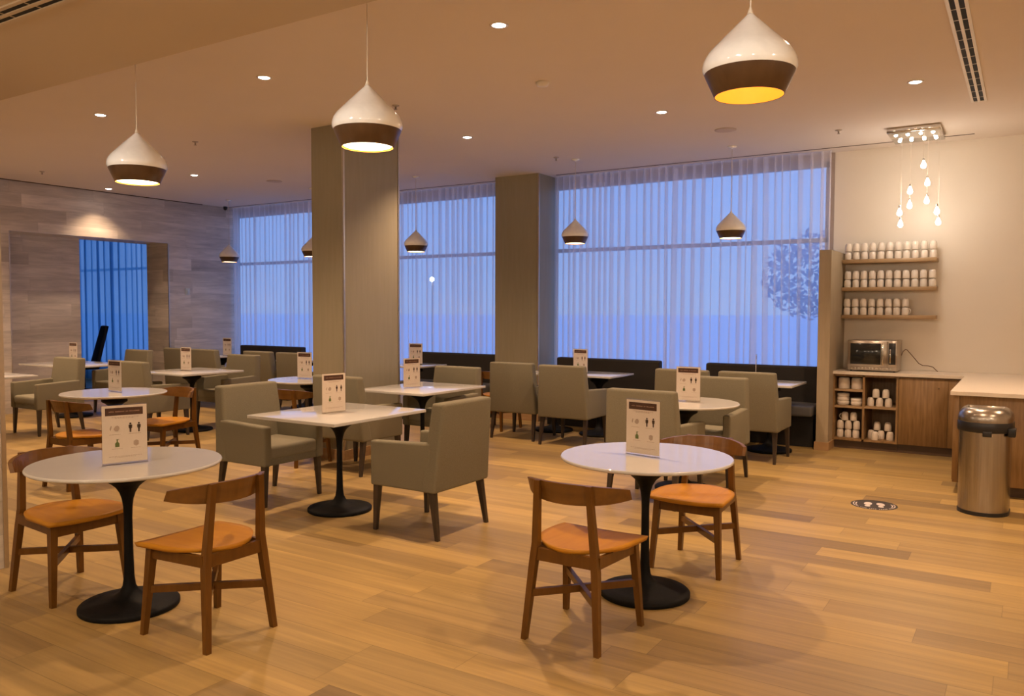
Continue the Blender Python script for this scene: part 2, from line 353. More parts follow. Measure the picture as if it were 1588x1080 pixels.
DLS = [(-7.53, 4.53, H, 'recessed downlight left of the leftmost near pendant, above the dining tables'),
 (-5.20, 4.50, H, 'recessed downlight in the ceiling between the two left pendants'),
 (-2.95, 4.49, H, 'recessed downlight nearest the top edge, between the centre and right pendants'),
 (-9.78, 7.22, H, 'recessed downlight in the far left ceiling, in front of the central column'),
 (-5.12, 7.18, H, 'recessed downlight just right of the central column'),
 (-2.93, 7.23, H, 'recessed downlight left of the large right pendant, in front of the widest curtain'),
 (-.81, 7.36, H, 'recessed downlight between the large right pendant and the air slot'),
 (-12.02, 7.34, H, 'recessed downlight close to the plank wall, washing it with light')]
for i, (x, y, z, l) in enumerate(DLS):
    if i == 0: dl.location = (x, y, z); dl['label'] = l
    else:
        c = copy_tree(dl, (x, y, z), 0, l)
        if x < -12:
            for q in c.children:
                if q.type == 'LIGHT': q.data = sp2
    if y < 5: [setattr(q, 'data', sp4) for q in (dl if i == 0 else c).children if q.type == 'LIGHT']
for x, y, z in ((-.70, 4.5, H), (-9.8, 4.5, H), (-11.2, 4.6, H), (-7.45, 7.2, H), (-4.0, .9, ZB), (-1.7, .9, ZB), (.9, .6, ZB), (1.5, 7.3, H), (1.6, 4.5, H), (-9, 1.6, ZB)):
    l_ = bpy.data.objects.new('downlight_beam', sp3 if y < 2 else (sp4 if y < 5 and x < -2 else sp)); link(l_); l_.location = (x, y, z-.03)

# added narrow spots, unseen, to brighten the three near pendant shades
ap = bpy.data.lights.new('pendant_fill_spot', 'SPOT'); ap.energy = 88; ap.color = (1, .93, .84); ap.spot_size = math.radians(15); ap.spot_blend = .6; ap.shadow_soft_size = .03
for (x, y, z), tg in (((-1.3, .7, ZB-.04), (-.875, 2.99, 2.46)), ((-3.0, .7, ZB-.04), (-2.68, 2.94, 2.45)), ((-4.4, .6, ZB-.04), (-4.50, 2.93, 2.43))):
    l_ = bpy.data.objects.new('pendant_fill_spot', ap); link(l_); l_.location = (x, y, z); l_.rotation_euler = (Vector(tg)-Vector((x, y, z))).to_track_quat('-Z', 'Y').to_euler()
# added fill lights out of view, brightening surfaces that face the viewer
gl = bpy.data.lights.new('rear_fill_light', 'POINT'); gl.energy = 60; gl.color = (1, .80, .60); gl.shadow_soft_size = .16
for x, y, z in ((-3.4, -.9, 2.5), (-1.3, -.6, 2.5), (.7, -.5, 2.5), (2.1, 2.0, 2.5), (-7.5, 1.0, 2.5)):
    l_ = bpy.data.objects.new('rear_fill_light', gl); link(l_); l_.location = (x, y, z)

# ------------------------------------------------------------------ pendants
def pendant(name_loc, label, top, lit):
    x, y, zb = name_loc; t = thing('pendant_lamp', label, 'pendant lamp', (x, y, zb), 0, 'white and walnut pendant lamps')
    K = .88; sc_ = lambda P: [(r, z*K) for r, z in P]
    outer = sc_([(.0115, .332), (.016, .325), (.050, .288), (.090, .243), (.125, .203), (.147, .177), (.159, .155), (.166, .134), (.1678, .118), (.166, .104), (.1605, .093)])
    MB().lathe(outer, 48, cap0=True, cap1=False).build('shade', GLOSSW, t)
    MB().lathe(sc_([(.1605, .093), (.1600, .091), (.1235, .0), (.121, .0), (.156, .090)]), 48, cap0=False, cap1=False).build('shade_band', BAND, t)
    MB().lathe(sc_([(.1212, .001), (.1555, .090), (.162, .118), (.150, .150), (.11, .20), (.03, .29)]), 48, cap0=False, cap1=True).build('shade_lining', GOLDLIT if lit == 'dim' else GOLD, t)
    if lit == 'bright':
        MB().lathe([(.0, .003), (.07, .004), (.110, .006), (.1195, .012), (.10, .034)], 40, cap0=False, cap1=True).build('light_diffuser', BULB, t)
    else:
        MB().lathe([(.0, .16), (.02, .165), (.03, .185), (.02, .21), (.014, .245)], 20, cap0=False).build('bulb', BULB, t)
    MB().lathe([(.0115, .292), (.008, .305), (.0045, .312), (.003, .32), (.003, top-zb)], 12).build('cord', CORDM, t)
    MB().lathe([(.05, top-zb), (.05, top-zb-.012), (.012, top-zb-.022), (.003, top-zb-.03)], 24).build('ceiling_canopy', GLOSSW, t)
    if lit == 'bright':
        p = bpy.data.lights.new('pendant_glow', 'SPOT'); p.energy = PEND_W; p.color = (1, .62, .30); p.shadow_soft_size = .08; p.spot_size = math.radians(130); p.spot_blend = .5
        lo = bpy.data.objects.new('pendant_glow', p); link(lo, t); lo.location = (0, 0, .004)
    return t
pendant((-4.50, 2.93, 2.278), 'white and walnut pendant lamp nearest the left edge, over the front left tables', H, 'bright')
pendant((-2.68, 2.94, 2.300), 'white and walnut pendant lamp hanging in front of the central column', H, 'bright')
pendant((-.875, 2.99, 2.308), 'largest-looking pendant lamp at upper right with dim orange interior', H, 'dim')
pendant((-2.86, 9.15, 2.348), 'small pendant lamp before the widest curtain, nearest the mug shelves', H, 'bright')
pendant((-4.73, 8.92, 2.348), 'small pendant lamp before the widest curtain, beside the window pier', H, 'bright')
pendant((-7.24, 8.92, 2.338), 'small pendant lamp hanging between the central column and the window pier', H, 'bright')
pendant((-9.30, 8.95, 2.338), 'small pendant lamp mostly hidden behind the left side of the central column', H, 'bright')
pendant((-11.49, 9.15, 2.328), 'small pendant lamp farthest left, near the plank wall corner', H, 'bright')

# ------------------------------------------------------------------ bulb cluster over the worktop
t = thing('cluster_chandelier', 'chrome ceiling plate with nine glowing glass drop bulbs over the worktop', 'chandelier', (-1.01, 9.37, H))
MB().box(-.24, .24, -.31, .31, -.055, 0, .004, 1).build('ceiling_plate', CHROME, t)
bul = [(.094, -.20, 2.99), (.109, .05, 2.846), (.09, .22, 2.683), (-.034, -.1, 2.754), (-.06, .12, 2.633), (-.118, -.18, 2.53), (-.141, .1, 2.438), (.217, -.12, 2.53), (.211, .12, 2.445)]
for i, (dx, dy, z) in enumerate(bul):
    zz = z-H
    b = MB().lathe([(.0, zz-.028), (.014, zz-.025), (.024, zz-.011), (.025, zz+.002), (.020, zz+.020), (.011, zz+.040), (.007, zz+.055)], 20, (dx, dy), cap0=False).build('drop_bulb', BULBC, t)
    MB().lathe([(.010, zz+.052), (.010, zz+.072), (.004, zz+.08)], 12, (dx, dy)).build('bulb_socket', CHROME, b)
    MB().lathe([(.0015, zz+.078), (.0015, -.05)], 6, (dx, dy)).build('hanging_wire', CORDM, b)
for sx_ in (-.17, -.06, .06, .17):
    for sy_ in (-.18, .14):
        MB().lathe([(.0, -.072), (.012, -.07), (.018, -.056)], 14, (sx_, sy_), cap0=False).build('spot_lens', LENS, t)
pl = bpy.data.lights.new('cluster_glow', 'POINT'); pl.energy = 12; pl.color = (1, .86, .74); pl.shadow_soft_size = .12
po = bpy.data.objects.new('cluster_glow', pl); link(po, t); po.location = (0, -.05, -.74)

# ------------------------------------------------------------------ wooden chair (faces +Y, origin on the floor under the seat)
def wooden_chair():
    t = thing('wooden_chair', '', 'chair', group='honey wood dining chairs')
    bm = bmesh.new(); nx, ny = 16, 16; grid = []
    def outline(u, v):
        # u,v in -1..1 -> rounded shield: wider in front
        a = math.sqrt(max(0, 1-v*v*(.5 if v < 0 else .12))); b_ = math.sqrt(max(0, 1-u*u*(.5 if v < 0 else .14)))
        x, y = u*a, v*b_
        wd = .228+(.020*y if y > 0 else .035*y)
        X = x*wd; Y = .020+y*(.232 if y > 0 else .225)
        Z = .447-.014*(1-min(1, x*x*1.3))*(1-.5*y*y)-.010*max(0, y)**2+.006*max(0, -y)
        return X, Y, Z
    top = [[bm.verts.new(outline(-1+2*i/nx, -1+2*j/ny)) for i in range(nx+1)] for j in range(ny+1)]
    bot = [[bm.verts.new((v.co.x*.97, v.co.y*.97, v.co.z-.020)) for v in row] for row in top]
    for j in range(ny):
        for i in range(nx):
            bm.faces.new([top[j][i], top[j][i+1], top[j+1][i+1], top[j+1][i]]); bm.faces.new([bot[j+1][i], bot[j+1][i+1], bot[j][i+1], bot[j][i]])
    for i in range(nx):
        bm.faces.new([bot[0][i], bot[0][i+1], top[0][i+1], top[0][i]]); bm.faces.new([top[ny][i], top[ny][i+1], bot[ny][i+1], bot[ny][i]])
        bm.faces.new([top[i][0], top[i+1][0], bot[i+1][0], bot[i][0]]); bm.faces.new([bot[i][nx], bot[i+1][nx], top[i+1][nx], top[i][nx]])
    for f in bm.faces: f.smooth = True
    m_ = MB(); m_.bm.free(); m_.bm = bm; m_.build('seat', CHS, t)
    # curved back board
    secs = []; R_ = .30; n = 22
    for k in range(n+1):
        a = (k/n*2-1); ang = a*1.05; x = R_*math.sin(ang); y = -.205+R_*(1-math.cos(ang)); hh = .050*(1-.52*abs(a)**2.2); zc = .700
        nx_, ny_ = math.sin(ang), -math.cos(ang); th = .010
        lean = .012
        secs.append([(x+nx_*th, y+ny_*th-lean, zc+hh), (x-nx_*th, y-ny_*th-lean, zc+hh), (x-nx_*th, y-ny_*th+lean, zc-hh), (x+nx_*th, y+ny_*th+lean, zc-hh)])
    MB().loft(secs, False).build('backrest', CHW2, t)
    for s in (-1, 1):
        # rear leg: kinked post from floor to top of the back board
        pts = [((s*.188, -.225, 0), .026, .028), ((s*.160, -.188, .36), .034, .036), ((s*.150, -.184, .45), .032, .034), ((s*.131, -.206, .748), .029, .024)]
        sec = [[(c[0]+a*w_/2, c[1]+b*d_/2, c[2]) for a, b in ((-1, -1), (1, -1), (1, 1), (-1, 1))] for c, w_, d_ in pts]
        MB().loft(sec).build('leg', CHW, t)
        sec = [[(s*x+a*w_/2, y+b*w_/2, z) for a, b in ((-1, -1), (1, -1), (1, 1), (-1, 1))] for x, y, z, w_ in ((.205, .212, 0, .026), (.180, .178, .40, .038), (.179, .176, .425, .038))]
        MB().loft(sec).build('leg', CHW, t)
    a_ = MB(); a_.bar((-.175, .178, .380), (.175, .178, .380), .022, .058); a_.bar((-.155, -.185, .399), (.155, -.185, .399), .022, .058)
    for s in (-1, 1): a_.bar((s*.166, -.18, .400), (s*.180, .175, .390), .020, .052)
    a_.build('seat_frame', CHW, t)
    x_ = MB(); x_.bar((-.172, -.205, .215), (.190, .195, .215), .022, .034); x_.build('stretcher', CHW, t)
    x_ = MB(); x_.bar((.172, -.205, .215), (-.190, .195, .215), .022, .034); x_.build('stretcher', CHW, t)
    return t
wc = wooden_chair()
WCH = [(-4.37, 2.40, 0, 'honey wood chair at far left, facing right, tucked behind the front left round table'),
 (-3.25, 2.45, 180, 'honey wood chair with its back toward the viewer, right of the front left table'),
 (-1.745, 3.395, 90, 'honey wood chair with its back to the viewer, before the front right round table'),
 (-1.64, 4.68, -90, 'honey wood chair facing the viewer, on the far side of the front right round table'),
 (-6.90, 3.92, 90, 'honey wood chair at left, between the front left round table and the smaller-looking one behind'),
 (-7.07, 4.88, -90, 'honey wood chair with rounded back facing forward, right of the second left round table'),
 (-6.08, 5.66, 90, 'honey wood chair barely visible past the left armchair, beside the central column'),
 (-5.72, 8.72, 90, 'honey wood chair mostly hidden left of the banquette armchair, by the window pier')]
for i, (x, y, a, l) in enumerate(WCH):
    if i == 0: wc.location = (x, y, 0); wc.rotation_euler = (0, 0, math.radians(a-90)); wc['label'] = l
    else: copy_tree(wc, (x, y, 0), math.radians(a-90), l)

# ------------------------------------------------------------------ upholstered armchair (faces +Y)
def armchair():
    t = thing('armchair', '', 'armchair', group='greige upholstered armchairs')
    MB().box(-.25, .25, -.22, .275, .36, .468, .035, 4).build('seat_cushion', FABS, t)
    MB().box(-.25, .25, -.25, .268, .315, .375, .008, 2).build('seat_frame', FAB, t)
    b = MB(); wb, wt = .318, .284
    b.hexa([(-wb, -.285, .315), (wb, -.285, .315), (wb, -.16, .315), (-wb, -.16, .315), (-wt, -.335, .912), (wt, -.335, .912), (wt, -.235, .912), (-wt, -.235, .912)], .022, 3)
    b.build('backrest', FAB, t)
    for s in (-1, 1):
        x0, x1 = sorted((s*.235, s*.308))
        MB().hexa([(x0, -.24, .315), (x1, -.24, .315), (x1, .285, .315), (x0, .285, .315), (x0, -.24, .645), (x1, -.24, .645), (x1, .285, .625), (x0, .285, .625)], .018, 3).build('armrest', FAB, t)
    for s in (-1, 1):
        for y0, y1 in ((-.235, -.285), (.245, .255)):
            sec = [[(s*x+a*w_/2, y+b_*w_/2, z) for a, b_ in ((-1, -1), (1, -1), (1, 1), (-1, 1))] for x, y, z, w_ in ((.285, y1, 0, .026), (.272, y0, .318, .044))]
            MB().loft(sec).build('leg', LEGD, t)
    return t
ac = armchair()
ACH = [(-5.17, 4.50, 0, 'greige armchair facing right, left of the nearest square table'),
 (-3.53, 4.50, 180, 'greige armchair showing its back at centre, right of the nearest square table'),
 (-5.38, 5.76, 90, 'greige armchair half hidden behind the nearest square table, in front of the central column'),
 (-5.22, 6.86, -90, 'greige armchair behind the second square table, facing the viewer'),
 (-5.10, 8.33, 92, 'greige armchair seen from behind, left one of the pair at the middle window banquette'),
 (-4.36, 8.22, 90, 'greige armchair seen from behind, right one of the pair at the middle window banquette'),
 (-2.50, 6.13, 88, 'olive-lit armchair seen from behind, directly beyond the front right round table'),
 (-2.42, 7.12, -90, 'armchair facing the viewer beyond the rear right round table'),
 (-2.36, 8.44, 90, 'greige armchair seen from behind, nearest the half-height partition'),
 (-3.03, 8.40, 90, 'armchair with only its top edge showing behind the rear right round table'),
 (-10.2, 5.38, -90, 'brown-shaded armchair near the left edge, between the two far left tables'),
 (-11.30, 7.05, -90, 'armchair at far left in front of the blue doorway, behind a white table'),
 (-8.86, 5.93, 90, 'armchair behind the second left round table, back to the viewer, by the plank wall opening'),
 (-8.95, 7.06, -90, 'armchair facing forward beyond the square table left of the column'),
 (-9.50, 8.34, 90, 'armchair seen from behind, left of the pair beside the central column'),
 (-8.80, 8.34, 90, 'armchair seen from behind, immediately left of the central column'),
 (-11.30, 8.26, 90, 'armchair seen from behind, leftmost of the pair against the plank wall'),
 (-10.62, 8.26, 90, 'armchair seen from behind, second of the pair against the plank wall')]
for i, (x, y, a, l) in enumerate(ACH):
    if i == 0: ac.location = (x, y, 0); ac.rotation_euler = (0, 0, math.radians(a-90)); ac['label'] = l
    else: copy_tree(ac, (x, y, 0), math.radians(a-90), l)

# ------------------------------------------------------------------ tables
def pedestal(t):
    MB().lathe([(.236, 0), (.241, .004), (.241, .021), (.234, .028), (.18, .036), (.12, .047), (.075, .061), (.047, .082), (.032, .112), (.0255, .16), (.022, .30), (.0205, .46), (.0225, .52), (.028, .56), (.038, .592), (.056, .622), (.082, .645), (.105, .658), (.112, .664), (.112, .690), (.09, .70), (.09, .726)], 48).build('pedestal', IRON, t)
def round_table(x, y, label):
    t = thing('round_table', label, 'table', (x, y, 0), 0, 'white round pedestal tables'); pedestal(t)
    MB().lathe([(.405, .724), (.450, .732), (.457, .738), (.457, .745), (.452, .750)], 72).build('tabletop', TOPW, t); return t
def square_table(x, y, sx_, sy_, label, px=0, py=0):
    t = thing('square_table', label, 'table', (x, y, 0), 0, 'white square pedestal tables'); pedestal(t)
    MB().box(-sx_/2, sx_/2, -sy_/2, sy_/2, .726, .750, .004, 2).build('tabletop', TOPW, t); return t
round_table(-3.85, 2.42, 'white round table at front left on a black pedestal')
round_table(-1.70, 4.03, 'white round table at front right on a black pedestal')
round_table(-7.18, 4.40, 'white round table at left, behind the front left round table')
round_table(-2.44, 6.60, 'white round table behind the front right one, between two armchairs')
round_table(-6.72, 6.42, 'round table half hidden behind the left side of the central column')
square_table(-4.385, 4.48, .88, 1.0, 'nearest white square table, centre left, between two armchairs')
square_table(-5.10, 6.38, .84, 1.02, 'second white square table, just right of the central column')
square_table(-8.86, 6.46, .90, .88, 'white square table midway left, before the plank wall')
square_table(-11.40, 6.38, 1.25, .86, 'long white table at far left beneath the blue doorway')
square_table(-10.2, 4.60, .90, .88, 'white table cut off by the left edge of the view')
for x, l in ((-5.03, 'left of the two white tables joined at the middle banquette'), (-4.40, 'right of the two white tables joined at the middle banquette'), (-2.34, 'white table at the right banquette, its corner showing beside the armchair'),
             (-7.29, 'white table at the banquette between the central column and the pier'), (-9.45, 'table beyond the two armchairs left of the central column, only a sliver showing'), (-11.45, 'white table at the far left banquette, by the plank wall corner'),
             (-2.98, 'banquette table hidden behind the rear right armchairs')):
    square_table(x, 8.95, .62, .68, l)

# ------------------------------------------------------------------ table signs
def sign_proto():
    t = thing('table_sign', '', 'table sign', group='printed notices on the tables')
    a = MB(); a.box(-.107, .107, -.0045, -.0015, .0, .300); a.box(-.107, .107, .0015, .0045, .0, .300); a.box(-.107, .107, -.008, .008, 0, .003); a.build('acrylic_holder', ACR, t)
    p = MB(); p.box(-.104, .104, -.0010, .0010, .010, .296)
    y = -.00125
    def quad(x0, x1, z0, z1, mi):
        p.mi = mi; p.face([(x0, y, z0), (x1, y, z0), (x1, y, z1), (x0, y, z1)]); p.mi = 0
    def blob(pts, mi, yy=y):
        p.mi = mi; p.face([(a_, yy, b_) for a_, b_ in pts]); p.mi = 0
    quad(-.089, .086, .246, .284, 1)
    # header lettering: four unreadable words
    y = -.0014; x = -.072; rnd = random.Random(3)
    for wlen in (4, 7, 2, 8):
        for k in range(wlen):
            quad(x, x+.0048, .2625, .2625+.0055*rnd.choice((.8, 1, 1)), 5); x += .0060
        x += .0055
    y = -.00125
    for z0, wd in ((.236, .060), (.231, .045)):
        x = -wd
        while x < wd:
            q = rnd.uniform(.006, .013); quad(x, x+q, z0, z0+.0022, 4); x += q+.003
    # washing hands
    blob([(-.070, .180), (-.064, .196), (-.060, .194), (-.062, .182), (-.066, .170)], 4); blob([(-.052, .178), (-.044, .192), (-.034, .196), (-.026, .190), (-.024, .178), (-.032, .168), (-.044, .168)], 4)
    # two people keeping apart
    for cx in (.026, .066):
        blob([(cx+.0048*math.cos(k*PI/5), .2015+.0048*math.sin(k*PI/5)) for k in range(10)], 2)
        blob([(cx-.0085, .193), (cx-.006, .196), (cx+.006, .196), (cx+.0085, .193), (cx+.0075, .178), (cx+.0045, .178), (cx+.0035, .158), (cx-.0035, .158), (cx-.0045, .178), (cx-.0075, .178)], 2)
    # green soap bottle
    blob([(-.046, .088), (-.026, .088), (-.026, .106), (-.033, .114), (-.033, .124), (-.039, .124), (-.039, .114), (-.046, .106)], 3); quad(-.040, -.028, .124, .127, 3)
    # face mask
    blob([(.040, .112), (.052, .118), (.064, .112), (.064, .094), (.052, .086), (.040, .094)], 4)
    for z0, a0, a1 in ((.150, -.072, -.02), (.150, .018, .075), (.078, -.06, -.012), (.078, .028, .076), (.040, -.075, .078), (.035, -.05, .05)):
        x = a0
        while x < a1:
            q = rnd.uniform(.005, .011); quad(x, min(a1, x+q), z0, z0+.002, 4); x += q+.0028
    p.build('printed_sheet', [PAPER, INKD, INKF, INKG, INKL, INKT], t)
    return t
sg = sign_proto()
SG = [(-1.716, 4.02, .750, -10, 'upright printed notice on the front right round table'), (-3.80, 2.38, .750, 70, 'upright printed notice on the front left round table'),
 (-4.39, 4.43, .750, 80, 'upright printed notice on the nearest square table'), (-5.146, 6.27, .750, 79, 'upright printed notice on the second square table, right of the column'),
 (-7.20, 4.42, .750, 0, 'upright printed notice on the round table behind the front left one'), (-8.93, 6.43, .750, 0, 'upright printed notice on the square table before the plank wall'),
 (-2.43, 6.66, .750, 3, 'upright printed notice on the round table behind the front right one'), (-4.66, 8.95, .750, -6, 'upright printed notice at the middle banquette, above an armchair'),
 (-2.50, 8.98, .750, 103, 'thin edge-on notice at the right banquette before the curtain'), (-7.33, 9.02, .750, 13, 'upright printed notice at the banquette just right of the central column'),
 (-6.83, 6.44, .750, 5, 'printed notice partly cut off by the left side of the central column'), (-11.26, 8.90, .750, 2, 'small printed notice at the far corner by the plank wall'),
 (-11.50, 6.44, .750, 0, 'small printed notice on the far left table before the plank panel')]
for i, (x, y, z, a, l) in enumerate(SG):
    if i == 0: sg.location = (x, y, z); sg.rotation_euler = (0, 0, math.radians(a)); sg['label'] = l
    else: copy_tree(sg, (x, y, z), math.radians(a), l)

# ------------------------------------------------------------------ banquettes under the windows
def banquette(x0, x1, label):
    t = thing('banquette', label, 'bench', ((x0+x1)/2, 0, 0), 0, 'charcoal window banquettes'); hw_ = (x1-x0)/2
    MB().box(-hw_, hw_, 9.70, 9.83, .44, .885, .03, 4).build('backrest', BANQ, t)
    MB().box(-hw_, hw_, 9.24, 9.72, .36, .475, .03, 4).build('seat', BANQS, t)
    MB().box(-hw_+.02, hw_-.02, 9.42, 9.82, .0, .37).build('plinth', BANQB, t)
banquette(-11.93, -10.38, 'charcoal banquette at far left under the first curtain')
banquette(-7.86, -6.37, 'charcoal banquette between the central column and the window pier')
banquette(-5.42, -3.93, 'charcoal banquette right of the window pier, behind two armchairs')
banquette(-3.32, -1.96, 'charcoal banquette nearest the half-height partition')

# ------------------------------------------------------------------ curtains
def curtain(x0, x1, y, label, m, seed, per=.092, amp=.022):
    rnd = random.Random(seed); c = MB(); xs_, ys_ = [], []; x = x0; k = 0
    while x < x1:
        p = per*rnd.uniform(.7, 1.4); a = amp*rnd.uniform(.5, 1.4); ov = rnd.uniform(.20, .44)
        for q in range(14):
            ph = 2*PI*q/14; xs_.append(x+p*q/14+ov*p*math.sin(ph)); ys_.append((a, ph, 0))
        x += p
    Z = [.012, .5, 1.0, 1.6, 2.2, 2.8, 3.2, H-.006]; bm = c.bm; rows = []
    dr = [rnd.uniform(-1, 1) for _ in range(400)]
    for z in Z:
        row = []
        for i, (xx, (a, ph, j)) in enumerate(zip(xs_, ys_)):
            sc_ = 1.0 if z < 3.0 else .75
            drift = .035*(1-z/H)*dr[int((xx-x0)/.55)]
            row.append(bm.verts.new((min(x1, max(x0, xx+drift)), y+a*sc_*math.sin(ph)+j, z)))
        rows.append(row)
    for a, b in zip(rows, rows[1:]):
        for i in range(len(a)-1):
            f = bm.faces.new([a[i], a[i+1], b[i+1], b[i]]); f.smooth = True
    return tag(c.build('sheer_curtain', m), label, 'curtain', 'floor-length sheer window curtains')
curtain(-12.36, -9.65, 9.93, 'sheer curtain at far left beside the plank wall corner', SHEER, 1, .11, .009)
curtain(-8.95, -6.345, 9.93, 'sheer curtain between the central column and the window pier', SHEER, 2, .10, .014)
curtain(-5.585, -1.95, 9.93, 'widest sheer curtain, between the window pier and the mug shelves', SHEER, 3, .098)
curtain(-19.0, -13.3, 9.93, 'bright blue sheer curtain seen through the opening in the plank wall', SHEER2, 4, .20, .013)

# ------------------------------------------------------------------ cabinets and worktop
CF = 9.55
t = thing('base_cabinet', 'walnut base cabinet with open cubbies of china under the microwave', 'cabinet', (0, 0, 0))
c = MB(); th = .022
for x in (-1.795, -1.485, -1.150): c.box(x-th/2, x+th/2, CF, YW-.02, .095, .828)
c.box(-1.806, -1.139, YW-.03, YW-.012, .095, .828)
c.box(-1.784, -1.161, CF, YW-.03, .095, .117); c.box(-1.784, -1.161, CF, YW-.03, .806, .828); c.build('carcass', LAM, t)
for z in (.455, .640): MB().box(-1.784, -1.496, CF+.004, YW-.03, z, z+.022).build('shelf', SHELFW, t)
MB().box(-1.474, -1.161, CF+.004, YW-.03, .462, .484).build('shelf', SHELFW, t)
MB().box(-1.806, -1.139, CF+.05, YW-.02, 0, .095).build('plinth', LAMDARK, t)
t = thing('closed_cabinet', 'walnut cabinet with a closed door beside the open cubbies', 'cabinet', (0, 0, 0))
MB().box(-1.137, -.500, CF+.02, YW-.02, .095, .828).build('carcass', LAM, t)
d = MB().box(-1.135, -.668, CF, CF+.02, .098, .815, .0015, 1).build('door', LAM, t)
MB().lathe([(.007, 0), (.007, .012), (.0, .014)], 12).build('knob', CHROME, d).matrix_local = Matrix.Translation((-.755, CF, .72)) @ Matrix.Rotation(PI/2, 4, 'X')
MB().box(-.664, -.502, CF, CF+.02, .098, .815, .0015, 1).build('filler_panel', LAM, t)
MB().box(-1.137, -.500, CF+.05, YW-.02, 0, .095).build('plinth', LAMDARK, t)
t = thing('counter_unit', 'projecting walnut counter unit behind the steel bin', 'cabinet', (0, 0, 0))
MB().box(-.495, 2.2, 7.73, CF-.02, .09, .828).build('carcass', LAM, t)
MB().box(-.497, -.452, 7.705, 7.73, .115, .826, .001, 1).build('end_post', LAM, t)
MB().box(-.449, .28, 7.71, 7.73, .095, .826, .001, 1).build('front_panel', LAM, t)
MB().box(.284, 1.0, 7.71, 7.73, .095, .826, .001, 1).build('front_panel', LAM, t)
MB().box(-.44, 2.2, 7.80, CF-.02, 0, .09).build('plinth', LAMDARK, t)
wt = MB().poly([(-1.80, 9.52), (-.520, 9.52), (-.520, 7.665), (2.2, 7.665), (2.2, YW-.008), (-1.80, YW-.008)], .830, .862).build('worktop', CNTR)
tag(wt, 'cream L-shaped worktop carrying the microwave, running to the right edge', 'worktop')

# wall shelves
for i, (z, l) in enumerate(((2.070, 'top oak wall shelf, full of upside-down mugs'), (1.755, 'middle oak wall shelf, full of upside-down mugs'), (1.442, 'bottom oak wall shelf with mugs on its left part'))):
    s = MB().box(-1.795, -.835, 9.88, YW-.008, z, z+.042, .002, 1).build('wall_shelf', SHELFW); tag(s, l, 'shelf', 'oak wall shelves')

# mugs (upside down)
def mug_proto():
    t = thing('mug', '', 'mug')
    MB().lathe([(.035, 0), (.0365, .003), (.0365, .040), (.0355, .060), (.0325, .077), (.027, .088), (.018, .0935), (.0, .0945)], 24, cap0=False, cap1=False).build('cup', MUGM, t)
    a = [(.033+.024*math.sin(q*PI/8), 0, .043-.026*math.cos(q*PI/8)) for q in range(9)]
    MB().tube(a, .0048, 8).build('handle', MUGM, t)
    return t
mg = mug_proto(); used = [False]
def put_mug(x, y, z, rz, label, group):
    if not used[0]:
        used[0] = True; mg.location = (x, y, z); mg.rotation_euler = (0, 0, rz); mg['label'] = label; mg['group'] = group; return
    copy_tree(mg, (x, y, z), rz, label, None, group)
ORD = ['leftmost', 'second from left', 'third from left', 'fourth from left', 'fifth from left', 'sixth from left', 'seventh from left', 'eighth from left', 'ninth from left', 'tenth from left', 'rightmost']
for z, n, sh in ((2.112, 11, 'top'), (1.797, 11, 'middle'), (1.484, 8, 'bottom')):
    for tier in (0, 1):
        for k in range(n):
            o_ = 'rightmost' if k == n-1 else ORD[k]
            put_mug(-1.748+k*.0868+random.uniform(-.002, .002), 9.97, z+.0005+tier*.0945, (math.radians(70)+random.uniform(-.3, .3)) if not (n == 8 and k == 7 and tier == 0) else -.2,
                    'upside-down white mug, %s in the %s row on the %s wall shelf' % (o_, 'upper' if tier else 'lower', sh), 'white mugs on the %s wall shelf' % sh)
yb = 9.66
for tier, (zs, xs3) in enumerate(((.1175, (-1.738, -1.655, -1.572)), (.212, (-1.736, -1.652, -1.566)), (.3065, (-1.690, -1.600)))):
    for k, x in enumerate(xs3):
        put_mug(x, yb, zs, PI if (tier == 2 and k == 0) else 1.4, 'upside-down white mug, %s of the %s row in the lower left cubby' % (['left one', 'middle one' if len(xs3) == 3 else 'right one', 'right one'][k], ['bottom', 'middle', 'top'][tier]), 'white mugs in the lower left cubby')
for tier, (zs, xs3) in enumerate(((.4845, (-1.428, -1.338, -1.248)), (.579, (-1.375, -1.275)))):
    for k, x in enumerate(xs3):
        put_mug(x, yb, zs, 1.4, 'upside-down white mug, %s of the %s row in the upper right cubby' % (['left one', 'middle one' if len(xs3) == 3 else 'right one', 'right one'][k], ['bottom', 'top'][tier]), 'white mugs in the upper right cubby')
for k, (x, y, z, r, l) in enumerate(((-1.42, 9.70, .1175, 1.4, 'white mug behind and left of the handle mug in the lower right cubby'), (-1.368, 9.60, .1175, -.5, 'white mug with its handle showing at the front of the lower right cubby'),
        (-1.32, 9.70, .1175, 1.4, 'white mug behind and right of the handle mug in the lower right cubby'), (-1.225, 9.66, .1175, 1.4, 'rightmost white mug on the floor of the lower right cubby'),
        (-1.365, 9.72, .212, 1.4, 'shaded mug, left one of the top row in the lower right cubby'), (-1.255, 9.72, .212, 1.4, 'shaded mug, right one of the top row in the lower right cubby'))):
    put_mug(x, y, z, r, l, 'white mugs in the lower right cubby')
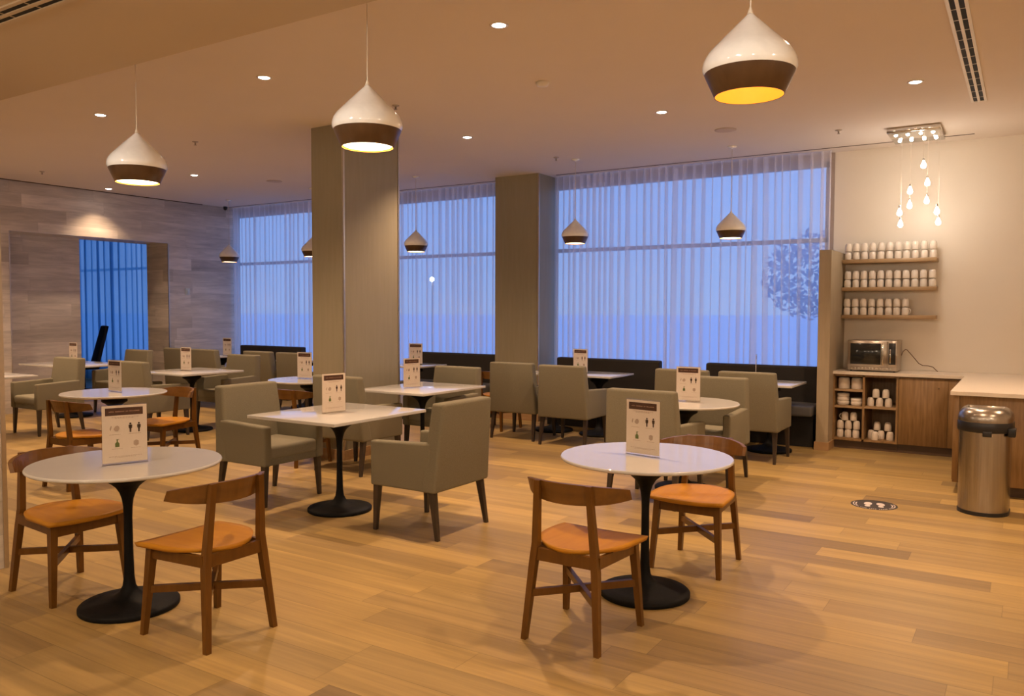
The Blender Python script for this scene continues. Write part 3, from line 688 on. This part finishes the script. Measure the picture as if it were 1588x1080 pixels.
# bowls
def bowl(x, y, z, r, h_, label, grp):
    t = thing('bowl', label, 'bowl', (x, y, z), 0, grp)
    MB().lathe([(r*.80, 0), (r*.86, .004), (r*.98, h_*.35), (r, h_), (r*.96, h_), (r*.93, h_*.4), (r*.7, .008)], 32).build('body', MUGM, t)
    return t
for k in range(3): bowl(-1.712, 9.66, .4775+k*.040, .066, .050, 'white bowl, %s of the left stack in the middle left cubby' % ['bottom one', 'middle one', 'topmost'][k], 'white bowls stacked in the middle left cubby')
for k in range(2): bowl(-1.572, 9.66, .4775+k*.036, .063, .046, 'white bowl, %s of the right stack in the middle left cubby' % ['lower one', 'upper one'][k], 'white bowls stacked in the middle left cubby')
for x, l in ((-1.708, 'left of the two large white canisters in the top left cubby'), (-1.572, 'right of the two large white canisters in the top left cubby')):
    t = thing('canister', l, 'canister', (x, 9.67, .6625), 0, 'white canisters in the top left cubby')
    MB().lathe([(.060, 0), (.062, .004), (.061, .09), (.056, .118), (.045, .126), (.0, .128)], 32, cap1=False).build('body', MUGM, t)

# microwave
t = thing('microwave', 'stainless steel microwave oven on the worktop under the mug shelves', 'microwave', (-1.42, 9.62, .862))
MB().box(-.25, .25, .012, .40, .012, .345, .004, 1).build('housing', STEELM, t)
d = MB().box(-.248, .150, .0, .014, .052, .342, .004, 1).build('door', STEELM, t)
MB().box(-.222, .088, -.003, .002, .080, .312, .003, 1).build('door_window', DGLASS, d)
MB().box(.100, .120, -.028, -.014, .075, .320, .005, 2).box(.102, .118, -.016, .002, .085, .10).box(.102, .118, -.016, .002, .295, .31).build('handle', CHROME, d)
p_ = MB().box(.154, .248, .0, .014, .052, .342, .003, 1).build('control_panel', STEELM, t)
MB().box(.168, .236, -.003, .002, .085, .318, .002, 1).build('keypad', BLACKP, p_)
MB().box(.176, .190, -.006, .0, .10, .25, .002, 1).build('button_strip', CHROME, p_)
g = MB()
for k in range(12): g.box(-.22+k*.036, -.196+k*.036, .005, .014, .020, .044, .001, 1)
g.build('vent_grille', STEELM, t)
for sx_ in (-.22, .22):
    for sy_ in (.05, .36): MB().lathe([(.012, 0), (.012, .014)], 12, (sx_, sy_)).build('foot', BLACKP, t)
MB().tube([(.25, .36, .17), (.262, .40, .215), (.285, .42, .238), (.30, .425, .232), (.36, .43, .16), (.42, .43, .085), (.46, .43, .063), (.51, .435, .062), (.56, .435, .050), (.60, .43, .010), (.61, .42, .004)], .0045, 8).build('power_cord', mat('brown_cord', (.16, .09, .05), .5), t)

# ------------------------------------------------------------------ steel bin
t = thing('trash_bin', 'half-round brushed steel open-top bin with black collar on the floor', 'bin', (-.245, 7.06, 0), math.radians(-3))
def dsec(wd, dp, z, n=20, yb_=.16):
    pts = [(wd*math.cos(PI+PI*k/n), -dp*math.sin(PI*k/n)+.03, z) for k in range(n+1)]
    return pts+[(wd, yb_, z), (wd*.96, yb_+.01, z), (-wd*.96, yb_+.01, z), (-wd, yb_, z)]
MB().loft([dsec(.172, .165, .0), dsec(.172, .165, .028)], False).build('base_ring', BLACKP, t)
b_ = MB().loft([dsec(.168, .161, .028), dsec(.170, .163, .66)], True, caps=False); b_.build('body', STEEL, t)
b_ = MB().loft([dsec(.180, .173, .625), dsec(.185, .178, .64), dsec(.185, .178, .695), dsec(.182, .175, .70)], True, caps=False); b_.build('collar', BLACKP, t)
MB().box(.0, .06, -.155, -.13, .60, .64, .006, 2).box(.155, .205, -.07, .03, .60, .665, .008, 2).build('latch', BLACKP, t)
b_ = MB().loft([dsec(.181, .174, .70), dsec(.182, .175, .725), dsec(.174, .167, .76), dsec(.152, .143, .792, yb_=.145), dsec(.125, .115, .806, yb_=.125), dsec(.118, .108, .800, yb_=.118), dsec(.112, .102, .72, yb_=.11)], True, caps=False); b_.build('lid', STEEL, t)
b_ = MB().loft([dsec(.114, .104, .784, yb_=.112), dsec(.114, .104, .786, yb_=.112)]); b_.build('opening_dark_plate', BLACKP, t)  # black plate stands in for the shade inside the opening

# floor sticker
t = thing('floor_sticker', 'round black floor sticker with two white footprints', 'floor sticker', (-.975, 6.885, .0), math.radians(10))
MB().lathe([(.170, .0), (.170, .0012)], 48).build('disc', STKD, t)
f_ = MB(); ell = lambda cx, cy, a, b, an=0: [(cx+a*math.cos(q)*math.cos(an)-b*math.sin(q)*math.sin(an), cy+a*math.cos(q)*math.sin(an)+b*math.sin(q)*math.cos(an)) for q in [k*2*PI/18 for k in range(18)]]
for cx, an in ((-.043, .22), (.048, -.28)):
    f_.poly(ell(cx, .028, .030, .050, -an*.6), .0012, .0018); f_.poly(ell(cx-(.006 if cx < 0 else -.0), -.052, .021, .027), .0012, .0018)
f_.build('footprints', STKW, t)
a_ = MB()
for k in range(26):
    an = -PI/2+(k-12.5)*.095; rr = .148
    if k in (4, 9, 14, 20): continue
    a_.poly([(rr*math.cos(an)+dx, rr*math.sin(an)+dy) for dx, dy in ((-.004, -.006), (.004, -.006), (.004, .006), (-.004, .006))], .0012, .0016)
for s in (-1, 1):
    for r1 in (.128, .146):
        P = [(s*r1*math.cos(q), r1*math.sin(q)) for q in [(-.4+k*.1) for k in range(9)]]; Q = [(s*(r1+.008)*math.cos(q), (r1+.008)*math.sin(q)) for q in [(-.4+k*.1) for k in range(9)]]
        a_.poly(P+Q[::-1], .0012, .0016)
a_.build('border_marks', STKW, t)

# ------------------------------------------------------------------ ceiling fittings
def air_slot(loc, rz, L_, label):
    t = thing('air_slot_diffuser', label, 'air vent', loc, rz, 'linear air slots')
    f = MB()
    for x in (-.060, -.010, .040): f.box(x, x+.020, -L_/2, L_/2, -.008, .0)
    f.box(-.06, .06, -L_/2-.015, -L_/2, -.008, 0); f.box(-.06, .06, L_/2, L_/2+.015, -.008, 0)
    n = int(L_/.22)
    for k in range(n): f.box(-.04, .04, -L_/2+(k+.5)*.22, -L_/2+(k+.5)*.22+.006, -.005, -.001)
    f.build('frame', CEIL2 if loc[2] < 3 else RINGM, t)
    MB().box(-.042, -.008, -L_/2, L_/2, -.003, -.0005).box(.008, .042, -L_/2, L_/2, -.003, -.0005).build('slot_void', SLOTD, t)
air_slot((-.405, 6.30, H), 0, 4.0, 'long twin-slot air diffuser in the ceiling at upper right')
air_slot((-3.6, 1.922, ZB), PI/2, 4.0, 'twin-slot air diffuser at the top left corner, in the dropped ceiling')
def sprinkler(x, y, label):
    t = thing('sprinkler', label, 'sprinkler', (x, y, H), 0, 'ceiling sprinkler heads')
    MB().lathe([(.034, 0), (.030, -.006), (.010, -.012)], 20).build('escutcheon', GREYP, t)
    MB().lathe([(.008, -.008), (.007, -.035), (.017, -.037), (.017, -.040)], 14).build('deflector_head', GREYP, t)
for x, y, l in ((-7.83, 5.80, 'sprinkler head in the ceiling left of the central column'), (-11.3, 5.96, 'sprinkler head near the plank wall ceiling edge'), (-4.89, 5.74, 'sprinkler head just right of the centre pendant'),
                (-4.88, 8.70, 'sprinkler head near the window pier top'), (-1.68, 8.90, 'sprinkler head left of the bulb cluster')): sprinkler(x, y, l)
t = thing('smoke_detector', 'small round smoke detector at the middle of the ceiling', 'smoke detector', (-3.38, 5.79, H))
MB().lathe([(.055, 0), (.055, -.012), (.045, -.03), (.02, -.036), (.0, -.037)], 28).build('body', RINGM, t)
t = thing('ceiling_speaker', 'flush round speaker grille in the ceiling behind the right pendant', 'speaker', (-2.66, 8.28, H))
MB().lathe([(.11, 0), (.11, -.005), (.09, -.007), (.0, -.008)], 32).build('grille', mat('speaker_grille', (.55, .46, .38), .8), t)
t = thing('ceiling_speaker', 'flush round speaker grille in the ceiling at far left, before the corner curtain', 'speaker', (-9.25, 8.17, H))
MB().lathe([(.11, 0), (.11, -.005), (.09, -.007), (.0, -.008)], 32).build('grille', bpy.data.materials['speaker_grille'], t)
t = thing('security_camera', 'small black dome camera high in the plank wall corner', 'camera', (-12.30, 9.72, H-.0))
MB().lathe([(.035, 0), (.035, -.03), (.03, -.05), (.015, -.066), (.0, -.068)], 20).build('dome', BLACKP, t)
t = thing('light_switch', 'pale wall switch plate on the plank wall', 'switch', (XS, 8.98, 1.83))
MB().box(0, .010, -.045, .045, -.06, .06, .003, 2).build('plate', SWITCH, t); MB().box(.010, .014, -.018, .018, -.03, .03, .001, 1).build('rocker', SWITCH, t)

# ------------------------------------------------------------------ chair in the next room
t = thing('office_chair', 'dark navy high-backed chair in the blue room beyond the opening', 'chair', (-14.35, 8.22, 0), math.radians(160))
MB().hexa([(-.24, -.22, .50), (.24, -.22, .50), (.24, -.14, .50), (-.24, -.14, .50), (-.20, -.40, 1.22), (.20, -.40, 1.22), (.20, -.33, 1.22), (-.20, -.33, 1.22)], .03, 3).build('backrest', BLUEC, t)
MB().box(-.25, .25, -.22, .26, .44, .53, .03, 3).build('seat', BLUEC, t)
MB().lathe([(.03, .08), (.03, .44)], 14).build('stem', BLACKP, t)
for k in range(5):
    a = k*2*PI/5; MB().bar((0, 0, .09), (.28*math.cos(a), .28*math.sin(a), .06), .04, .03).lathe([(.025, 0), (.028, .02), (.025, .045)], 12, (.27*math.cos(a), .27*math.sin(a))).build('leg', BLACKP, t)

# ------------------------------------------------------------------ outside
def tree(x, y, h_, r, seed, label):
    rnd = random.Random(seed); t = thing('garden_tree', label, 'tree', (x, y, -.15), 0, 'trees outside the windows')
    MB().lathe([(.14, 0), (.10, h_*.4), (.07, h_*.75)], 10).build('trunk', mat('bark_%d' % seed, (.05, .045, .04), .9), t)
    f = MB()
    for k in range(1100):
        u, v, q = rnd.uniform(0, 2*PI), rnd.uniform(-1, 1), rnd.uniform(.35, 1)**.5
        s_ = math.sqrt(1-v*v); c_ = Vector((r*q*s_*math.cos(u), r*q*s_*math.sin(u), h_*.72+r*.75*q*v)); a = Vector((rnd.uniform(-1, 1), rnd.uniform(-1, 1), rnd.uniform(-1, 1))).normalized()*.10; b = a.orthogonal().normalized()*.05
        f.face([c_-a, c_+b, c_+a, c_-b])
    f.build('foliage', mat('dusk_leaves_%d' % seed, (.40, .50, .62), .8), t)
tree(-4.4, 22, 3.6, 1.6, 1, 'dim leafy tree outside the widest window, right side')
t = thing('street_lamp', 'tiny lit lamp outside, visible through the middle curtain', 'street lamp', (-15.6, 20, -.15))
MB().lathe([(.02, 0), (.015, 2.55)], 10).build('pole', GREYP, t); MB().lathe([(.0, 2.54), (.06, 2.57), (.075, 2.63), (.05, 2.68), (0, 2.70)], 16, cap0=False, cap1=False).build('lamp_globe', mat('outdoor_globe', (1, 1, 1), .5, emis=(.9, .95, 1), es=14), t)
